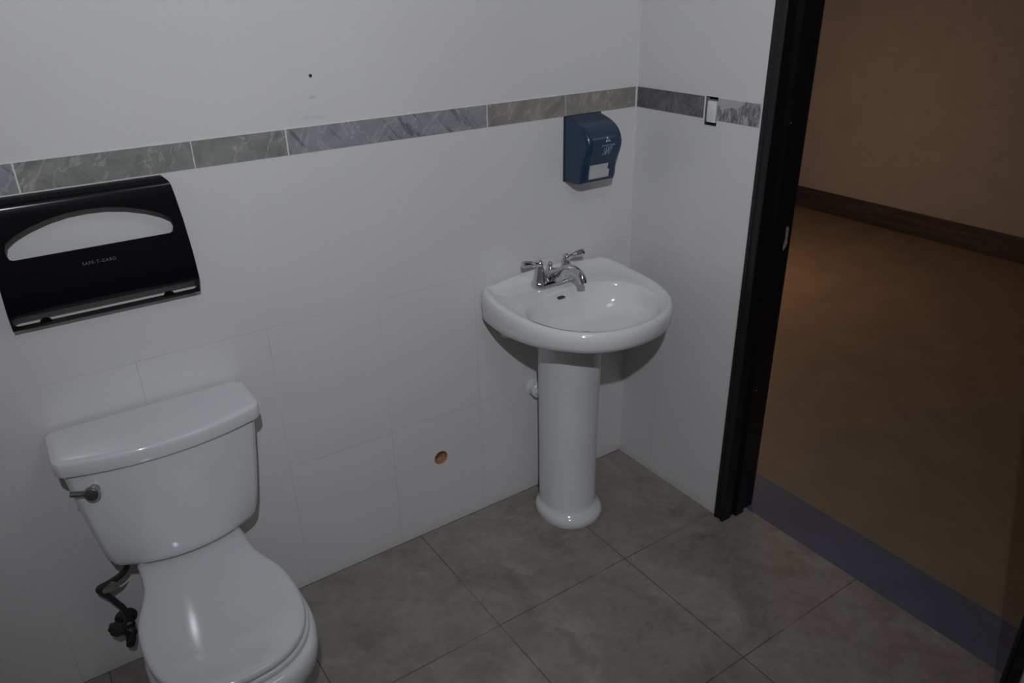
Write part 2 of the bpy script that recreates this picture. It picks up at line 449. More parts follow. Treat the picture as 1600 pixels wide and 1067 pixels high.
# door frame: casing with a stepped profile, jamb, stop
def frame_profile(side):
    """(x, y) outline of the frame seen from above; side=+1 near the sink, -1 far side"""
    P = [(-0.012, 0.0335), (-0.012, 0.022), (-0.008, 0.019), (-0.008, 0.008), (-0.012, 0.005), (-0.012, -0.002), (-0.010, -0.006),
         (0.030, -0.006), (0.032, 0.0), (0.052, 0.0), (0.052, -0.013), (0.092, -0.013), (0.092, 0.0), (WT + 0.004, 0.0),
         (WT + 0.016, 0.004), (WT + 0.016, 0.035), (WT, 0.035), (WT, 0.02), (0.0, 0.02), (0.0, 0.0335)]
    return P
def jamb(y_in, s, z1):
    b = bmesh.new()
    P = [(x, y_in + s * dy) for x, dy in frame_profile(s)]
    add_loft(b, [[Vector((x, y, 0.0)) for x, y in P], [Vector((x, y, z1)) for x, y in P]])
    return b
frame = struct(bm_obj('door_1', jamb(DY0, 1, DH), MAT['frame']))
j2 = bm_obj('jamb', jamb(DY1, -1, DH), MAT['frame'], frame)
bm = bmesh.new()
P = [(x, DH + dy) for x, dy in frame_profile(1)]
add_loft(bm, [[Vector((x, DY1 - 0.035, z)) for x, z in P], [Vector((x, DY0 + 0.035, z)) for x, z in P]])
bm_obj('head_jamb', bm, MAT['frame'], frame)
bm = bmesh.new()
prof = [(0.1255, 1.072), (0.132, 1.078), (0.1395, 1.066), (0.138, 1.040), (0.141, 1.022), (0.133, 1.006), (0.124, 1.0), (0.1235, 1.018), (0.129, 1.035), (0.1275, 1.055)]
add_loft(bm, [[Vector((x, DY0 - 0.0012, z)) for x, z in prof], [Vector((x, DY0 + 0.001, z)) for x, z in prof]])
sp = bm_obj('strike_patch', bm, plain('bare chipped paint', (0.20, 0.17, 0.14), 0.7, 0, 0, 0.4, 90), frame)
sp['label'] = 'pale chipped patch on the dark jamb edge'
bm = bmesh.new(); add_lathe(bm, [(0.0018, 0.0), (0.0018, 0.0012)], (0.06, DY0 - 0.013, 1.40), (0, -1, 0), 10)
bm_obj('nail_head', bm, MAT['box_metal'], frame)
bm = bmesh.new(); add_lathe(bm, [(0.0018, 0.0), (0.0018, 0.0012)], (0.07, DY0 - 0.013, 0.52), (0, -1, 0), 10)
bm_obj('nail_head', bm, MAT['box_metal'], frame)

# ------------------------------------------------------------------ pipe opening and screw plug in the back wall
ph = empty('pipe_opening', (-0.833, 0.0, 0.291), 'small round terracotta lined pipe hole low in the white tiled wall', 'pipe hole')
bm = bmesh.new()
add_lathe(bm, [(0.0255, -0.0005), (0.0258, 0.049), (0.0215, 0.049), (0.022, 0.004), (0.024, -0.0005)], (-0.833, 0, 0.291), (0, 1, 0), 32, True)
child(ph, bm_obj('pipe_lining', bm, MAT['copper'], smooth=40))
bm = bmesh.new(); add_lathe(bm, [(0.0225, 0.046), (0.0225, 0.034), (0.019, 0.030), (0.004, 0.028)], (-0.833, 0, 0.291), (0, 1, 0), 32)
child(ph, bm_obj('clay_plug', bm, MAT['copper'], smooth=40))
bm = bmesh.new(); add_lathe(bm, [(0.0115, 0.031), (0.0115, 0.020), (0.009, 0.017), (0.006, 0.017)], (-0.8365, 0, 0.293), (0, 1, 0), 24)
child(ph, bm_obj('pipe_end', bm, MAT['clay_dark'], smooth=40))
bm = bmesh.new(); add_lathe(bm, [(0.0042, 0.0), (0.0042, -0.0016), (0.0026, -0.002)], (-1.129, 0.0, 1.575), (0, 1, 0), 14)
o = bm_obj('screw_plug', bm, plain('black plug', (0.01, 0.01, 0.012), 0.6))
o['label'] = 'tiny black screw plug in the white wall above the stone band'; o['category'] = 'screw plug'

# ------------------------------------------------------------------ light switch without its cover plate
sw = empty('light_switch', (0.0, -0.335, 1.409), 'uncovered white rocker light switch set in the dark stone band beside the door frame', 'light switch')
bm = bmesh.new()
y0, y1, z0, z1 = -0.3568, -0.3082, 1.3662, 1.4518
add_box(bm, 0.034, 0.0375, y0, y1, z0, z1)
for a in ((y0, y0 + .002, z0, z1), (y1 - .002, y1, z0, z1), (y0, y1, z0, z0 + .002), (y0, y1, z1 - .002, z1)):
    add_box(bm, 0.001, 0.0375, *a)
child(sw, bm_obj('wall_box', bm, MAT['recess']))
bm = bmesh.new()
add_box(bm, 0.0015, 0.005, -0.3190, -0.3105, 1.380, 1.448, 0.001)
add_box(bm, 0.002, 0.030, -0.3525, -0.3150, 1.375, 1.443, 0.002)
child(sw, bm_obj('mounting_strap', bm, MAT['box_metal']))
bm = bmesh.new()
vs = add_box(bm, -0.006, 0.004, -0.3535, -0.3205, 1.3765, 1.4395, 0.002, 3)
child(sw, bm_obj('rocker', bm, MAT['white_plastic'], smooth=30))

# ------------------------------------------------------------------ pedestal sink
SX = -0.398
sink = empty('pedestal_sink', (SX, -0.2, 0.0), 'white porcelain pedestal sink standing in the tiled corner beside the doorway', 'sink')
NA = 128
# half outline of the rim, from back middle to front middle: (dx, y)
half = [(0.0, -0.004), (0.12, -0.004), (0.21, -0.004), (0.246, -0.008), (0.264, -0.028), (0.276, -0.07), (0.283, -0.13), (0.284, -0.20), (0.276, -0.275),
        (0.256, -0.345), (0.222, -0.405), (0.172, -0.455), (0.112, -0.487), (0.055, -0.502), (0.0, -0.507)]
def resample(pts, n):
    P = catmull([(a, b, 0) for a, b in pts], 10)
    L = [0]
    for a, b in zip(P, P[1:]): L.append(L[-1] + (b - a).length)
    out = []
    k = 0
    for i in range(n):
        d = L[-1] * i / (n - 1)
        while k < len(L) - 2 and L[k + 1] < d: k += 1
        t = (d - L[k]) / max(L[k + 1] - L[k], 1e-9)
        out.append(P[k].lerp(P[k + 1], min(t, 1)))
    return out
H = resample(half, NA // 2 + 1)
outline = [Vector((SX + p.x, p.y, 0)) for p in H] + [Vector((SX - p.x, p.y, 0)) for p in H[-2:0:-1]]
def ztop(x, y):
    back = 0.893 + 0.014 * max(0, 1 - ((x - SX) / 0.2) ** 2) - 0.006 * min(1, abs(x - SX) / 0.26)
    t = min(1, max(0, -y / 0.16)); t = t * t * (3 - 2 * t)
    side = 0.876 - 0.018 * min(1, max(0, (-y - 0.1) / 0.38))
    return back * (1 - t) + side * t
BC = Vector((SX - 0.010, -0.290, 0))      # centre of the bowl
def inset(d, extra_back=0.0):
    out = []
    n = len(outline)
    for i, p in enumerate(outline):
        t = (outline[(i + 1) % n] - outline[i - 1]).normalized()
        nrm = Vector((t.y, -t.x, 0))
        if nrm.dot(BC - p) < 0: nrm = -nrm
        q = p + nrm * d
        out.append(q)
    return out
def ell(k, dy=0.0):
    """bowl outline, matched to the rim points by angle"""
    out = []
    for p in outline:
        a = math.atan2((p.y - BC.y) / 0.24, (p.x - BC.x) / 0.28)
        e = 2.35
        c, s = math.cos(a), math.sin(a)
        r = (abs(c) ** e + abs(s) ** e) ** (-1 / e)
        rx = 0.224; ry = 0.152 if s > 0 else 0.170
        out.append(Vector((BC.x + r * c * rx * k, BC.y + dy + r * s * ry * k, 0)))
    return out
def ring(P, zf): return [Vector((p.x, p.y, zf(p.x, p.y))) for p in P]
def mixr(A, B, t): return [a.lerp(b, t) for a, b in zip(A, B)]
def soft(P, it):
    n = len(P)
    for _ in range(it): P = [(P[i - 1] + P[i] * 2 + P[(i + 1) % n]) / 4 for i in range(n)]
    return P
bm = bmesh.new()
neck = [Vector((SX - 0.012 + 0.1 * math.cos(2 * PI * i / NA), -0.175 + 0.09 * math.sin(2 * PI * i / NA), 0)) for i in range(NA)]
def neckring(k):
    out = []
    for p in outline:
        a = math.atan2((p.y - BC.y) / 0.24, (p.x - BC.x) / 0.28)
        out.append(Vector((SX - 0.012 + 0.115 * k * math.cos(a), -0.175 + 0.105 * k * math.sin(a), 0)))
    return out
def under(P, k):
    """pull towards the neck but keep the back on the wall"""
    N = neckring(1.0); out = []
    for p, q in zip(P, N):
        w = k * (0.25 + 0.75 * (1 - math.exp(p.y / 0.07)))
        out.append(p.lerp(q, min(1, w)))
    return out
rings = []
rings.append(ring(neckring(0.85), lambda x, y: 0.690))
rings.append(ring(under(outline, 0.97), lambda x, y: 0.700))
rings.append(ring(under(outline, 0.75), lambda x, y: 0.745))
rings.append(ring(under(outline, 0.90), lambda x, y: 0.715))
def apron(y): return 0.116 - 0.046 * min(1, max(0, -y / 0.40))
rings.append(ring(under(outline, 0.50), lambda x, y: 0.768))
rings.append(ring(under(outline, 0.26), lambda x, y: ztop(x, y) - apron(y) * 1.02))
rings.append(ring(under(outline, 0.11), lambda x, y: ztop(x, y) - apron(y)))
rings.append(ring(under(outline, 0.035), lambda x, y: ztop(x, y) - apron(y) * 0.90))
rings.append(ring(inset(0.003), lambda x, y: ztop(x, y) - apron(y) * 0.70))
rings.append(ring(inset(0.0), lambda x, y: ztop(x, y) - apron(y) * 0.42))
rings.append(ring(inset(0.002), lambda x, y: ztop(x, y) - 0.014))
rings.append(ring(inset(0.007), lambda x, y: ztop(x, y) - 0.004))
rings.append(ring(inset(0.014), lambda x, y: ztop(x, y) - 0.0002))
rings.append(ring(inset(0.022), lambda x, y: ztop(x, y) - 0.0005))
def deck(x, y): return 0.864 - 0.012 * min(1, max(0, (-y - 0.05) / 0.4))
E1 = ell(1.05)
I3 = inset(0.03); I4 = inset(0.045)
def clampin(P, k0):
    """keep the ring outside the bowl lip"""
    out = []
    for p, e in zip(P, E1):
        if (p - BC).length < (e - BC).length + k0: p = BC + (e - BC).normalized() * ((e - BC).length + k0)
        out.append(p)
    return out
I3 = soft(clampin(I3, 0.006), 2); I4 = soft(clampin(I4, 0.004), 3)
rings.append(ring(I3, lambda x, y: max(deck(x, y), ztop(x, y) - 0.006)))
rings.append(ring(I4, lambda x, y: deck(x, y) + 0.0008))
rings.append(ring(soft(mixr(I4, E1, 0.5), 2), deck))
rings.append(ring(E1, lambda x, y: deck(x, y) - 0.0005))
rings.append(ring(ell(1.02), lambda x, y: deck(x, y) - 0.003))
rings.append(ring(ell(0.995), lambda x, y: deck(x, y) - 0.012))
rings.append(ring(ell(0.97, 0.0), lambda x, y: 0.832))
rings.append(ring(ell(0.92, 0.0), lambda x, y: 0.805))
rings.append(ring(ell(0.82, 0.004), lambda x, y: 0.776))
rings.append(ring(ell(0.66, 0.010), lambda x, y: 0.757))
rings.append(ring(ell(0.42, 0.02), lambda x, y: 0.746))
rings.append(ring(ell(0.2, 0.03), lambda x, y: 0.741))
add_loft(bm, rings, True, True)
basin = child(sink, bm_obj('basin', bm, MAT['basin'], smooth=180))
# drain in the bowl
bm = bmesh.new(); add_lathe(bm, [(0.021, 0.0), (0.023, 0.0025), (0.017, 0.003), (0.013, 0.0)], (BC.x, BC.y + 0.03, 0.7415), (0, 0, 1), 28)
child(sink, bm_obj('drain', bm, MAT['chrome'], smooth=40))
# overflow slot: solid dark insert under the back lip, the hole's shade put in its colour
oy = -0.1425
bm = bmesh.new()
pts = []
for i in range(24):
    a = 2 * PI * i / 24
    pts.append((0.0145 * (abs(math.cos(a)) ** 0.7) * (1 if math.cos(a) > 0 else -1), 0.0032 * math.sin(a)))
add_loft(bm, [[Vector((SX - 0.029 + u, oy - 0.0085 - 0.15 * v, 0.839 + v)) for u, v in pts], [Vector((SX - 0.029 + u, oy + 0.010, 0.839 + v)) for u, v in pts]])
child(sink, bm_obj('overflow_slot', bm, plain('dark slot', (0.05, 0.045, 0.045), 0.6)))
# pedestal column
bm = bmesh.new()
PX = -0.413
def pedring(hw, yf, yb, z, e=2.5, n=64):
    out = []; cy = (yf + yb) / 2; hd = (yb - yf) / 2
    for i in range(n):
        a = 2 * PI * i / n; c, s = math.cos(a), math.sin(a)
        ee = e if s > 0 else 2.15
        r = (abs(c) ** ee + abs(s) ** ee) ** (-1 / ee)
        out.append(Vector((PX + hw * r * c, cy + hd * r * s, z)))
    return out
for z, hw, yf, yb in ((0.0, 0.112, -0.306, -0.07), (0.012, 0.115, -0.310, -0.068), (0.026, 0.114, -0.308, -0.068), (0.038, 0.108, -0.298, -0.072),
                      (0.047, 0.099, -0.284, -0.078), (0.06, 0.0965, -0.279, -0.08), (0.30, 0.0965, -0.279, -0.08), (0.55, 0.0995, -0.284, -0.078), (0.66, 0.103, -0.288, -0.076), (0.706, 0.106, -0.292, -0.074)):
    if z == 0.0: rr = []
    rr.append(pedring(hw, yf, yb, z))
add_loft(bm, rr)
child(sink, bm_obj('pedestal', bm, MAT['porcelain'], smooth=50))
# white waste pipe from the wall behind the pedestal
bm = bmesh.new()
add_lathe(bm, [(0.034, -0.001), (0.034, -0.004), (0.026, -0.009), (0.021, -0.010), (0.021, -0.020), (0.029, -0.021), (0.030, -0.024), (0.030, -0.040), (0.027, -0.043), (0.019, -0.043), (0.018, -0.07)], (-0.438, 0.0, 0.445), (0, 1, 0), 32)
add_tube(bm, [(-0.438, -0.062, 0.445), (-0.437, -0.085, 0.45), (-0.430, -0.11, 0.48), (-0.425, -0.12, 0.56)], 0.018)
child(sink, bm_obj('waste_pipe', bm, MAT['pvc'], smooth=40))

# faucet: a part of the sink with its own pieces
FX, FY = -0.409, -0.078
FZ = 0.8635
bm = bmesh.new()
n = 48
def stad(k, z, hx=0.0515, r=0.026):
    out = []
    for i in range(n):
        a = 2 * PI * i / n
        c, s = math.cos(a), math.sin(a)
        out.append(Vector((FX + (hx if c > 0 else -hx) * (1 if abs(c) > 1e-6 else 0) + c * r * k, FY + s * r * k * (1 if abs(c) > .75 else 0.92), z)))
    return out
add_loft(bm, [stad(1.0, FZ - 0.002), stad(1.03, FZ + 0.003), stad(1.0, FZ + 0.014), stad(0.88, FZ + 0.018), stad(0.78, FZ + 0.018)])
def fscale(o):
    for v in o.data.vertices:
        v.co.x = FX + (v.co.x - FX) * 1.05; v.co.y = FY + (v.co.y - FY) * 1.18; v.co.z = FZ + (v.co.z - FZ) * 1.22
    return o
faucet = child(sink, fscale(bm_obj('faucet', bm, MAT['chrome'], smooth=40)))
faucet['label'] = 'chrome two handle faucet'
def fchild(o):
    fscale(o)
    o.parent = faucet; o.matrix_parent_inverse = (Matrix.Translation(sink.location).inverted()).inverted() @ Matrix.Identity(4)
    o.matrix_parent_inverse = Matrix.Identity(4)
    return o
for s in (-1, 1):
    bm = bmesh.new()
    cx = FX + s * 0.052
    add_lathe(bm, [(0.0225, 0.014), (0.0235, 0.018), (0.021, 0.022), (0.0195, 0.028), (0.0165, 0.040), (0.0125, 0.052), (0.0095, 0.060), (0.0105, 0.063), (0.0115, 0.067), (0.0100, 0.072), (0.0055, 0.0755), (0.001, 0.077)], (cx, FY, FZ), n=28)
    d = Vector((s * 0.97, 0.10 if s < 0 else -0.22, 0.0)).normalized()
    c0 = Vector((cx, FY, FZ + 0.0665))
    add_tube(bm, [c0, c0 + d * 0.016 + Vector((0, 0, 0.002)), c0 + d * 0.026 + Vector((0, 0, 0.003)), c0 + d * 0.030 + Vector((0, 0, 0.0035)), c0 + d * 0.052 + Vector((0, 0, 0.006)), c0 + d * 0.060 + Vector((0, 0, 0.006))],
             [0.0055, 0.0045, 0.0056, 0.0080, 0.0098, 0.0090], n=16, k=4)
    fchild(bm_obj('handle', bm, MAT['chrome'], smooth=50))
bm = bmesh.new()
add_tube(bm, [(FX, FY + 0.004, FZ + 0.012), (FX, FY - 0.012, FZ + 0.026), (FX, FY - 0.042, FZ + 0.041), (FX, FY - 0.074, FZ + 0.060), (FX, FY - 0.102, FZ + 0.062), (FX, FY - 0.125, FZ + 0.054), (FX, FY - 0.133, FZ + 0.039)],
         [0.025, 0.022, 0.0180, 0.0150, 0.0138, 0.0130, 0.0122], n=22, k=6)
fchild(bm_obj('spout', bm, MAT['chrome'], smooth=60))
bm = bmesh.new()
add_lathe(bm, [(0.021, 0.014), (0.0195, 0.022), (0.0150, 0.034), (0.0095, 0.042), (0.0058, 0.047), (0.0078, 0.050), (0.0080, 0.054), (0.0055, 0.058), (0.001, 0.060)], (FX - 0.002, FY + 0.012, FZ), n=22)
fchild(bm_obj('lift_rod', bm, MAT['chrome'], smooth=50))

# ------------------------------------------------------------------ toilet
TX = -1.683
toilet = empty('toilet', (TX, -0.35, 0.0), 'white two piece toilet with its lid closed standing against the tiled wall', 'toilet')
def tankring(hw, yb, ys, yf, z, rc=0.02, dx=0.0):
    """flat back at yb, sides to ys, bowed front reaching yf"""
    pts = []
    nb = 8
    for i in range(nb + 1): pts.append((-hw + rc * .4 + (2 * hw - rc * .8) * i / nb, yb))
    for i in range(1, 6): pts.append((hw, yb + (ys - yb) * i / 6 - 0.0))
    nf = 40
    # front arc with rounded corners (superellipse quarter blend)
    for i in range(nf + 1):
        a = PI * i / nf
        c, s = math.cos(a), math.sin(a)
        x = hw * (abs(c) ** 0.55) * (1 if c > 0 else -1)
        y = ys + (yf - ys) * (s ** 0.75)
        # slow arc across the width
        t = 1 - (x / hw) ** 2
        y = ys + (yf - ys) * (0.30 * min(1, (s ** 0.8) * 2.0) + 0.70 * t) if s > 1e-6 else ys
        pts.append((x, y))
    for i in range(5, 0, -1): pts.append((-hw, yb + (ys - yb) * i / 6))
    return [Vector((TX + dx + x, y, z)) for x, y in pts]
# tank
bm = bmesh.new()
rr = []
for z, hw, ys, yf in ((0.452, 0.135, -0.12, -0.180), (0.453, 0.155, -0.128, -0.198), (0.458, 0.170, -0.136, -0.209), (0.466, 0.179, -0.141, -0.2145), (0.48, 0.187, -0.144, -0.2175),
                      (0.525, 0.198, -0.1455, -0.2185), (0.58, 0.206, -0.146, -0.2188), (0.65, 0.215, -0.146, -0.2190), (0.72, 0.223, -0.146, -0.2192), (0.768, 0.228, -0.146, -0.2194)):
    rr.append(tankring(hw, -0.022, ys, yf, z))
add_loft(bm, rr)
tank = child(toilet, bm_obj('tank', bm, MAT['porcelain'], smooth=50))
# tank lid
bm = bmesh.new()
rr = []
for z, k in ((0.766, -0.004), (0.7665, -0.001), (0.769, 0.0), (0.795, 0.0005), (0.8015, -0.0005), (0.8042, -0.0022), (0.8055, -0.005), (0.8062, -0.02)):
    rr.append(tankring(0.2415 + k, -0.013 - min(k, 0) * -0.3, -0.156 - k * 0.6, -0.228 - k, z, rc=0.004))
add_loft(bm, rr)
child(toilet, bm_obj('tank_lid', bm, MAT['porcelain'], smooth=50))
# flush lever: round boss and a flat arm pointing to the left
lv = (-1.857, -0.196, 0.719)
bm = bmesh.new()
nrm = Vector((-0.42, -0.90, 0)).normalized()
add_lathe(bm, [(0.012, -0.012), (0.012, 0.006), (0.0165, 0.007), (0.0175, 0.010), (0.0175, 0.018), (0.0155, 0.0215), (0.008, 0.0225)], lv, nrm, 28)
L0 = Vector(lv) + nrm * 0.012
al = Vector((-0.9, 0.42, 0)).normalized()
add_tube(bm, [L0, L0 + al * 0.025 + Vector((0, 0, .001)), L0 + al * 0.047 + Vector((0, 0, .002))], [0.0085, 0.0070, 0.0075], n=12, k=4)
child(toilet, bm_obj('flush_lever', bm, MAT['satin'], smooth=40))
# seat lid outline (half widths by depth)
LP = [(0.132, -0.150), (0.132, -0.20), (0.136, -0.265), (0.150, -0.318), (0.166, -0.362), (0.176, -0.41), (0.1785, -0.465), (0.176, -0.52), (0.165, -0.572), (0.142, -0.618), (0.105, -0.654), (0.056, -0.675), (0.0, -0.681)]
def half_resample(pts, n):
    return resample(pts, n)
def seatring(off, z, n=40, pts=LP, dx=0.0):
    h = half_resample(pts, n)
    P = [Vector((p.x, p.y, 0)) for p in h] + [Vector((-p.x, p.y, 0)) for p in h[-2::-1]]
    m = len(P); out = []
    for i, p in enumerate(P):
        a = P[max(i - 1, 0)]; b = P[min(i + 1, m - 1)]
        t = (b - a).normalized(); nr = Vector((-t.y, t.x, 0))
        if nr.dot(p - Vector((0, -0.42, 0))) < 0: nr = -nr
        if i in (0, m - 1): nr = Vector((1 if i == 0 else -1, 0.0, 0))
        q = p + nr * off
        out.append(Vector((TX + dx + q.x, q.y, z)))
    return out
bm = bmesh.new()
add_loft(bm, [seatring(-0.006, 0.4265), seatring(0.0, 0.429), seatring(0.001, 0.436), seatring(-0.001, 0.4425), seatring(-0.005, 0.4455), seatring(-0.012, 0.447), seatring(-0.04, 0.4478), seatring(-0.09, 0.4482)])
child(toilet, bm_obj('seat_lid', bm, MAT['seat'], smooth=180))
bm = bmesh.new()
add_loft(bm, [seatring(-0.01, 0.4085, dx=0.004), seatring(0.001, 0.4095, dx=0.004), seatring(0.003, 0.413, dx=0.004), seatring(0.003, 0.420, dx=0.004), seatring(0.0, 0.4240, dx=0.004), seatring(-0.006, 0.4248, dx=0.004)])
child(toilet, bm_obj('seat', bm, MAT['seat'], smooth=180))
# bowl with skirted neck and foot
BP = [(0.128, -0.05), (0.130, -0.14), (0.136, -0.24), (0.152, -0.31), (0.172, -0.37), (0.184, -0.43), (0.188, -0.49), (0.182, -0.555), (0.164, -0.615), (0.132, -0.662), (0.080, -0.693), (0.0, -0.703)]
FP = [(0.105, -0.09), (0.108, -0.16), (0.110, -0.24), (0.112, -0.31), (0.114, -0.37), (0.115, -0.42), (0.112, -0.46), (0.104, -0.50), (0.088, -0.53), (0.062, -0.552), (0.035, -0.563), (0.0, -0.566)]
def mixp(t): return [(a[0] + (b[0] - a[0]) * t, a[1] + (b[1] - a[1]) * t) for a, b in zip(BP, FP)]
bm = bmesh.new()
rr = []
for z, t, off in ((0.0, 1.0, 0.006), (0.02, 1.0, 0.006), (0.035, 1.0, -0.002), (0.10, 0.96, -0.004), (0.18, 0.80, 0), (0.25, 0.52, 0.004), (0.30, 0.28, 0.010), (0.34, 0.12, 0.013), (0.37, 0.04, 0.011), (0.392, 0.0, 0.006), (0.404, 0.0, 0.0), (0.4075, 0.0, -0.008)):
    rr.append(seatring(off - 0.006, z, pts=mixp(t), dx=0.006))
add_loft(bm, rr)
child(toilet, bm_obj('bowl', bm, MAT['porcelain'], smooth=180))
bm = bmesh.new()   # deck carrying the tank
add_box(bm, TX - 0.128, TX + 0.128, -0.175, -0.03, 0.38, 0.4525, 0.008, 3)
child(toilet, bm_obj('tank_deck', bm, MAT['porcelain'], smooth=40))
# supply hose with a paper tag, hanging from the tank to the wall valve
bm = bmesh.new()
add_lathe(bm, [(0.014, 0.0), (0.016, -0.004), (0.015, -0.02), (0.009, -0.022), (0.0085, -0.035)], (-1.830, -0.085, 0.453), n=20)
add_tube(bm, [(-1.830, -0.085, 0.43), (-1.836, -0.083, 0.395), (-1.855, -0.079, 0.370), (-1.885, -0.074, 0.355), (-1.912, -0.068, 0.345), (-1.913, -0.065, 0.330),
              (-1.897, -0.062, 0.302), (-1.884, -0.060, 0.270), (-1.874, -0.058, 0.245), (-1.871, -0.056, 0.215), (-1.871, -0.055, 0.196)],
         [0.0085, 0.0085, 0.0085, 0.0085, 0.0082, 0.0082, 0.0082, 0.0082, 0.0082, 0.009, 0.0095], n=14, k=5)
child(toilet, bm_obj('supply_hose', bm, MAT['hose'], smooth=60))
bm = bmesh.new()
tp = [(-1.846, 0.372), (-1.862, 0.349), (-1.884, 0.338), (-1.905, 0.339), (-1.909, 0.352), (-1.896, 0.364), (-1.880, 0.374), (-1.867, 0.362)]
add_loft(bm, [[Vector((x, -0.094 - (z - .35) * .2, z)) for x, z in tp], [Vector((x, -0.0925 - (z - .35) * .2, z)) for x, z in tp]])
child(toilet, bm_obj('hose_tag', bm, MAT['tag']))

# wall stop valve
valve = empty('shutoff_valve', (-1.874, 0.0, 0.165), 'dark corroded water shutoff valve on the tiled wall beside the toilet bowl', 'valve')
bm = bmesh.new()
add_lathe(bm, [(0.030, -0.0008), (0.029, -0.004), (0.018, -0.009), (0.010, -0.010), (0.010, -0.04)], (-1.874, 0.0, 0.165), (0, 1, 0), 28)
child(valve, bm_obj('escutcheon', bm, MAT['corroded'], smooth=40))
bm = bmesh.new()
add_lathe(bm, [(0.012, -0.03), (0.015, -0.034), (0.016, -0.075), (0.011, -0.082), (0.007, -0.082)], (-1.874, 0.0, 0.165), (0, 1, 0), 20)
add_lathe(bm, [(0.010, 0.0), (0.014, 0.004), (0.014, 0.020), (0.010, 0.024)], (-1.871, -0.055, 0.170), (0, 0, 1), 6)
child(valve, bm_obj('valve_body', bm, MAT['corroded'], smooth=30))
bm = bmesh.new()
rr = []
for q, (r, h) in enumerate([(0.008, 0.0), (0.021, 0.002), (0.0225, 0.008), (0.020, 0.013), (0.009, 0.015)]):
    rr.append([Vector((-1.899, -0.100, 0.222)) + Vector((-0.55, -0.80, 0.2)).normalized() * h + r * (1 + 0.07 * math.cos(8 * a)) * (Vector((0.80, -0.55, 0)).normalized() * math.cos(a) + Vector((0.1, 0.15, 0.97)).normalized() * math.sin(a)) for a in [2 * PI * i / 40 for i in range(40)]])
add_loft(bm, rr)
add_tube(bm, [(-1.898, -0.098, 0.222), (-1.893, -0.096, 0.205), (-1.884, -0.086, 0.18), (-1.876, -0.074, 0.168)], 0.0065, k=4)
child(valve, bm_obj('valve_handle', bm, MAT['hose'], smooth=40))
bm = bmesh.new()
add_tube(bm, [(-1.874, -0.07, 0.17), (-1.878, -0.078, 0.150), (-1.884, -0.080, 0.130)], [0.012, 0.013, 0.011], k=4)
child(valve, bm_obj('valve_stem', bm, MAT['corroded'], smooth=40))

# ------------------------------------------------------------------ black seat cover dispenser
SC = -1.709
disp = empty('seat_cover_dispenser', (SC, 0.0, 1.083), 'glossy black plastic toilet seat cover dispenser mounted on the wall above the toilet', 'dispenser')
prof = [(1.0835, 0.002), (1.0835, 0.030), (1.087, 0.036), (1.100, 0.041), (1.117, 0.049), (1.128, 0.056), (1.140, 0.059), (1.20, 0.056), (1.28, 0.048), (1.34, 0.042), (1.362, 0.039), (1.3705, 0.0355), (1.376, 0.028), (1.381, 0.013), (1.382, 0.002)]
def hwz(z):
    t = (z - 1.083) / 0.3
    return 0.2065 - 0.0185 * t + 0.006 * 4 * t * (1 - t) - (0.012 * max(0, (t - 0.94) / 0.06) ** 2)
def scy(z):
    return -lerp_table([(a, b) for a, b in prof[1:]], z)
def shell(off, hoff):
    """front sheet of the cover, row by row"""
    rows = []
    P = []
    m = len(prof)
    for i, (z, d) in enumerate(prof):
        a = Vector(prof[max(i - 1, 0)]); b = Vector(prof[min(i + 1, m - 1)])
        t = (b - a).normalized(); nz, nd = -t.y, t.x           # normal in (z, depth)
        P.append((z - nz * off if 0 < i < m - 1 else z + (off if i == 0 else -off), max(0.001, d - nd * off if 0 < i < m - 1 else d)))
    for z, d in P:
        hw = hwz(z) - hoff
        row = []
        for k in range(33):
            x = -hw + 2 * hw * k / 32
            row.append(Vector((SC + x, -d, z)))
        rows.append(row)
    return rows
bm = bmesh.new()
def closed_solid(bm, rows, yb):
    """front rows closed by a flat back at y = yb"""
    add_loft(bm, [r + [Vector((r[-1].x, yb, r[-1].z)), Vector((r[0].x, yb, r[0].z))] for r in rows])
closed_solid(bm, shell(0.0, 0.0), -0.0008)
cover = bm_obj('cover', bm, MAT['black'])
bm = bmesh.new()
inner = shell(0.003, 0.003)
inner = [[Vector((p.x, -0.028, 1.06)) for p in inner[0]], [Vector((p.x, -0.030, p.z - 0.001)) for p in inner[0]]] + inner[2:]
closed_solid(bm, inner, 0.01)
boolean(cover, bm_obj('cutter', bm, None))
# arched window
W = [(-0.170, 1.2555), (-0.1735, 1.266), (-0.1735, 1.278), (-0.169, 1.291), (-0.15, 1.304), (-0.12, 1.317), (-0.08, 1.329), (-0.04, 1.336), (0.0, 1.338), (0.04, 1.336), (0.08, 1.329), (0.12, 1.317), (0.15, 1.304), (0.169, 1.291), (0.1735, 1.278), (0.1735, 1.266), (0.170, 1.2555), (0.164, 1.2525), (-0.164, 1.2525)]
bm = bmesh.new()
add_loft(bm, [[Vector((SC + x, -0.2, z)) for x, z in W], [Vector((SC + x, -0.005, z)) for x, z in W]])
boolean(cover, bm_obj('cutter', bm, None))
